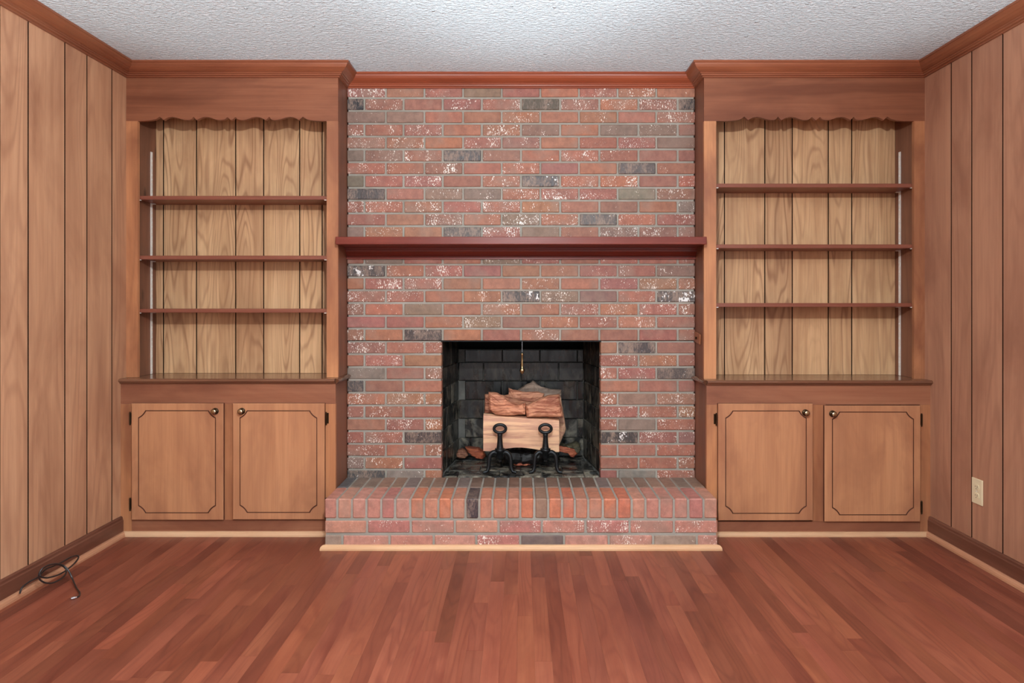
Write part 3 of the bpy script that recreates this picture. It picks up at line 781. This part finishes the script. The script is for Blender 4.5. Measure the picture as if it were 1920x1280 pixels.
# the large sawn log lying across the andirons
bm = bmesh.new(); D = 3.745; y0 = D-CD; secs = []
for i in range(13):
    t = i/12; x = PX(906+t*142.5, D); zt = PZ(778+t*9.5, D); zbm = PZ(845.5-7.5*math.sin(math.pi*min(1, max(0, (t-.12)/.72)))*(.12 < t < .84)+2*t, D)
    hh = zt-zbm
    prof = [(0.004, zbm), (0, zbm+hh*.5), (.002, zbm+hh*.74), (.016, zt-.004), (.05, zt+.002), (.12, zt-.01), (.135, zt-hh*.5), (.12, zbm+.02), (.07, zbm+.001)]
    secs.append([bm.verts.new((x+noise.noise(Vector((i, k, 3)))*.002*(0 < i < 12), y0+a+noise.noise(Vector((i*.7, k*1.3, 0)))*.003, b+noise.noise(Vector((i*.6, k, 9)))*.002)) for k, (a, b) in enumerate(prof)])
for a, b in zip(secs, secs[1:]):
    for k in range(9): bm.faces.new((a[k], a[(k+1) % 9], b[(k+1) % 9], b[k]))
bm.faces.new(secs[0]); bm.faces.new(secs[-1])
tag(mk('firewood_log', bm, M['pale']), 'large pale sawn log lying across the andirons, lowest of the pile', 'log', 'split firewood logs in the firebox')
FG = 'split firewood logs in the firebox'
slog('firewood_log', [(915, 736), (929, 737), (944.7, 744.7), (955.6, 753.4), (971, 759), (985.5, 757), (985.5, 777.5), (968.7, 779.7), (951, 780.8), (931.5, 778.6), (924, 776), (916, 769)], 3.735, .085, M['split'], 'curved wing-shaped split log, left one on top of the large pale log', 1.0, seed=2)
slog('firewood_log', [(984.5, 762), (997, 756), (1010, 749), (1028, 742.5), (1049.7, 740.3), (1053, 760), (1057, 784), (1038.7, 784), (1017, 783), (999, 783.5), (987, 783)], 3.728, .09, M['split'], 'reddish grained split log, right one of the two on top of the large pale log', .92, seed=3)
slog('firewood_log', [(954, 727), (962, 731), (980, 735), (1008, 735), (1021, 738), (1020, 744), (1014, 770), (1008, 838), (960, 838), (950, 790), (944, 742), (953, 740)], 3.905, .05, M['split'], 'rough reddish log lying behind the two upper front logs', .8, seed=4)
slog('firewood_log', [(971, 731), (985, 722), (995, 718), (999, 714.5), (1004, 718), (1015, 725), (1032, 730), (1053, 732), (1053, 741), (1035, 746), (1028, 832), (985, 832), (980, 746)], 3.965, .05, M['grey'], 'grey weathered log with a peak, topmost and rearmost of the pile', .9, seed=5)
slog('firewood_log', [(908.5, 740), (918, 739), (945, 742), (975, 750), (1010, 756), (1018, 779), (960, 778), (907.5, 775)], 3.84, .05, M['split'], 'brown log mostly hidden behind the left wing-shaped log', .66, seed=6)
slog('firewood_log', [(1042, 744), (1052, 744), (1059, 786), (1062, 806), (1049, 836), (1042, 836)], 3.895, .06, M['pale'], 'pale log end poking out right of the large pale log', .8, seed=8)
slog('firewood_log', [(854.6, 852), (858, 845), (866, 842), (875, 848), (878, 855), (872, 860.6), (861, 860.6), (856, 858)], 3.985, .075, M['split'], 'small brown log end lying in the back left corner of the firebox floor', .42, seed=9)
o = slog('firewood_log', [(871, 839.5), (880, 841), (896, 842), (907, 848), (911, 856), (906, 862), (893, 860.5), (884, 856), (876, 848)], 3.97, .08, M['split'], 'orange brown split log on the firebox floor left of the andirons', .6, seed=10); o.color = (.72, .42, .30, 1)
o = slog('firewood_log', [(1040, 835), (1049, 835), (1065, 838), (1080, 841), (1088, 844), (1084, 852), (1076, 859.5), (1071, 858), (1067, 852), (1050, 847), (1040, 846)], 3.965, .06, M['split'], 'orange brown log with mossy bark on the firebox floor right of the andirons', .62, seed=12); o.color = (.66, .42, .34, 1)
# its mossy bark, a part
bk_ = slog('bark', [(1048, 834), (1060, 836.5), (1070, 833), (1082, 829), (1088, 834), (1090.5, 843), (1086, 852), (1085, 844), (1070, 840.5), (1052, 837)], 3.962, .065, M['bark'], None, 1.0, seed=13)
for q in ('label', 'category', 'group'):
    if q in bk_: del bk_[q]
WL[o.name] = o.location.copy(); bk_.parent = o; bk_.location = bk_.location-o.location; bk_['label'] = 'dark mossy bark'
# charred log under the pile
bm = bmesh.new(); P = [(-.098+.214*i/18, .262+.006*math.sin(i), .287+.003*math.sin(i*1.7)) for i in range(19)]
tube(bm, P, [.040+.003*math.sin(i*2.1) if 0 < i < 18 else .03 for i in range(19)], 14)
for v in bm.verts: v.co += Vector((0, 1, 1))*noise.noise(v.co*40)*.008
tag(mk('charred_log', bm, M['char']), 'black charred log on the firebox floor between and behind the andirons', 'log')
# bits of brick and bark under it
for i, (x, y_, s) in enumerate(((966, 868.5, .011), (974, 869.5, .017), (986, 869, .014), (994, 868.5, .013))):
    D = .92*F/(y_-VY+3.5); bm = bmesh.new(); bmesh.ops.create_icosphere(bm, subdivisions=2, radius=s)
    for v in bm.verts: v.co = Vector((v.co.x*1.4, v.co.y, v.co.z*.62))*(1+.5*noise.noise(v.co*70+Vector((i*9, 0, 0))))
    lo_ = min(v.co.z for v in bm.verts); bmesh.ops.translate(bm, verts=bm.verts, vec=(PX(x, D), D-CD, HZ-lo_))
    o = mk('bark_chip', bm, M['split']); o.color = (.62, .40, .34, 1)
    tag(o, ('leftmost', 'second from the left', 'third from the left', 'rightmost')[i]+' of the small reddish bark chips between the andirons', 'wood chip', 'bark chips between the andirons')

# ------------------------------------------------------------------ damper pull
D = 3.72; k = D/F; X = PX(979, D); y = D-CD
dp = empty('damper_pull', (X, y, PZ(700, D))); tag(dp, 'brass turned damper pull hanging from a rod at the top of the firebox', 'damper pull')
bm = bmesh.new(); tube(bm, [(X, y, PZ(662, D)), (X, y, .985), (X, y, 1.05)], .0016, 8); mk('rod', bm, M['silver'], dp)
bm = bmesh.new(); lathe(bm, [(.6*k, PZ(660.5, D)), (2.2*k, PZ(661.5, D)), (2.6*k, PZ(664, D)), (1.9*k, PZ(667, D)), (2.1*k, PZ(676, D)), (2.6*k, PZ(684, D)), (2.1*k, PZ(688, D)), (3.2*k, PZ(690, D)), (4.8*k, PZ(693, D)), (5.0*k, PZ(695, D)), (3.6*k, PZ(698.2, D)), (1.6*k, PZ(699.6, D)), (.8*k, PZ(701, D))], (X, y, 0), 'z', 18)
mk('handle', bm, M['brass'], dp, smooth=True)

# ------------------------------------------------------------------ outlet on the right wall, cover plate beside the bricks
Dn, Df = F*(RW-.006)/(1844-VX), F*(RW-.006)/(1824-VX); yc = (Dn+Df)/2-CD; zc = PZ(921, (Dn+Df)/2); XW = RW-.006
ot = empty('wall_outlet', (XW, yc, zc)); tag(ot, 'ivory duplex outlet low on the right panelled wall', 'outlet')
mk('cover_plate', B(XW-.006, XW, yc-.035, yc+.035, zc-.057, zc+.057, .0025, 2), M['ivory'], ot)
for s in (-1, 1):
    bm = bmesh.new(); a = []
    for i in range(24):
        t = 2*math.pi*i/24; a.append((yc+.0165*math.cos(t), zc+s*.0195+max(-.0125, min(.0125, .0165*math.sin(t)))))
    v0 = [bm.verts.new((XW-.0088, p, q)) for p, q in a]; v1 = [bm.verts.new((XW-.0055, p, q)) for p, q in a]
    bm.faces.new(v0); bm.faces.new(v1)
    for i in range(24): bm.faces.new((v0[i], v0[(i+1) % 24], v1[(i+1) % 24], v1[i]))
    rc_ = mk('receptacle', bm, M['ivory'], ot); rc_.color = (.9, .9, .9, 1)
    bm = bmesh.new(); zz = zc+s*.0195
    bx(bm, XW-.0092, XW-.0086, yc-.0075, yc-.0055, zz-.002, zz+.006); bx(bm, XW-.0092, XW-.0086, yc+.0055, yc+.0075, zz-.001, zz+.005); bx(bm, XW-.0092, XW-.0086, yc-.002, yc+.002, zz-.009, zz-.0055)
    mk('slots', bm, M['slot'], rc_)
bm = bmesh.new(); lathe(bm, [(.003, XW-.0075), (.003, XW-.006)], (0, yc, zc), 'x', 12); mk('screw', bm, M['metal'], ot)
# cover plate on the inner side of the right bookcase
bm = B(GX-.009, GX-.0003, 3.485-CD, 3.588-CD, PZ(633.5, 3.53)-.027, PZ(633.5, 3.53)+.027, .002)
sp = mk('switch_plate', bm, [M['side']]); sp.color = (1.35, 1.3, 1.1, 1); sp.rotation_euler = (.12, 0, 0)
tag(sp, 'small brown switch plate on the right bookcase side facing the bricks, above the counter', 'switch plate')
sw = mk('toggle', B(GX-.017, GX-.009, -.066, -.058, PZ(633.5, 3.53)-.006, PZ(633.5, 3.53)+.006, .001), M['bronze']); sw.parent = sp; sw.location = (-.0087, 0, 0)

# ------------------------------------------------------------------ coax cable on the floor at the left wall
def cx_(px_, py_, X): 
    D = X*F/(px_-VX); return (X, D-CD, PZ(py_, D))
def cf(px_, py_, z=.005):
    D = (H-z)*F/(py_-VY); return (PX(px_, D), D-CD, z)
pc = lambda a, b: (20+a/10.67, 1020+b/10.67)
seq = [cx_(*pc(185, 985), -1.965), cx_(*pc(225, 870), -1.963), cx_(*pc(380, 745), -1.96), cx_(*pc(540, 660), -1.958), cx_(*pc(700, 500), -1.957), cx_(*pc(880, 425), -1.955), cx_(*pc(1040, 350), -1.955), cx_(*pc(1200, 260), -1.95), cx_(*pc(1330, 228), -1.95), cx_(*pc(1355, 275), -1.94), cx_(*pc(1270, 390), -1.935),
       cx_(*pc(1150, 490), -1.93), cx_(*pc(1000, 590), -1.93), cx_(*pc(850, 645), -1.93), cx_(*pc(700, 670), -1.935), cx_(*pc(590, 630), -1.94), cx_(*pc(620, 510), -1.945), cx_(*pc(730, 430), -1.945), cx_(*pc(880, 400), -1.94), cx_(*pc(1030, 430), -1.93),
       cx_(*pc(1110, 510), -1.92), cx_(*pc(1090, 610), -1.91), cx_(*pc(980, 710), -1.91), cx_(*pc(820, 775), -1.915), cx_(*pc(680, 765), -1.925), cx_(*pc(580, 700), -1.93), cx_(*pc(565, 610), -1.925), cx_(*pc(630, 490), -1.92), cx_(*pc(760, 415), -1.915), cx_(*pc(920, 390), -1.91), cx_(*pc(1060, 430), -1.90),
       cx_(*pc(1160, 530), -1.88), cf(*pc(1240, 700), .022), cf(*pc(1310, 860), .006), cf(*pc(1380, 965), .0045), cf(*pc(1370, 1030), .004), cf(*pc(1320, 1060), .004)]
seq = [(a, b, max(c, .004)) for a, b, c in seq]
cbl = empty('coaxial_cable', cf(*pc(1000, 700))); tag(cbl, 'loose coil of black coaxial cable on the floor against the left wall', 'cable')
bm = bmesh.new(); tube(bm, crom(seq, 8), .0034, 8); mk('cord', bm, M['cable'], cbl, smooth=True)
a = Vector(cf(*pc(1322, 1058), .0055)); b = Vector(cf(*pc(1200, 1090), .0055)); d = b-a
bm = bmesh.new(); tube(bm, [a, a+d*.3, a+d*.32, a+d*.62, a+d*.64, a+d*.95, a+d], [.0036, .004, .0055, .0055, .0048, .0048, .003], 10); mk('connector', bm, M['silver'], cbl)['label'] = 'silver screw connector'
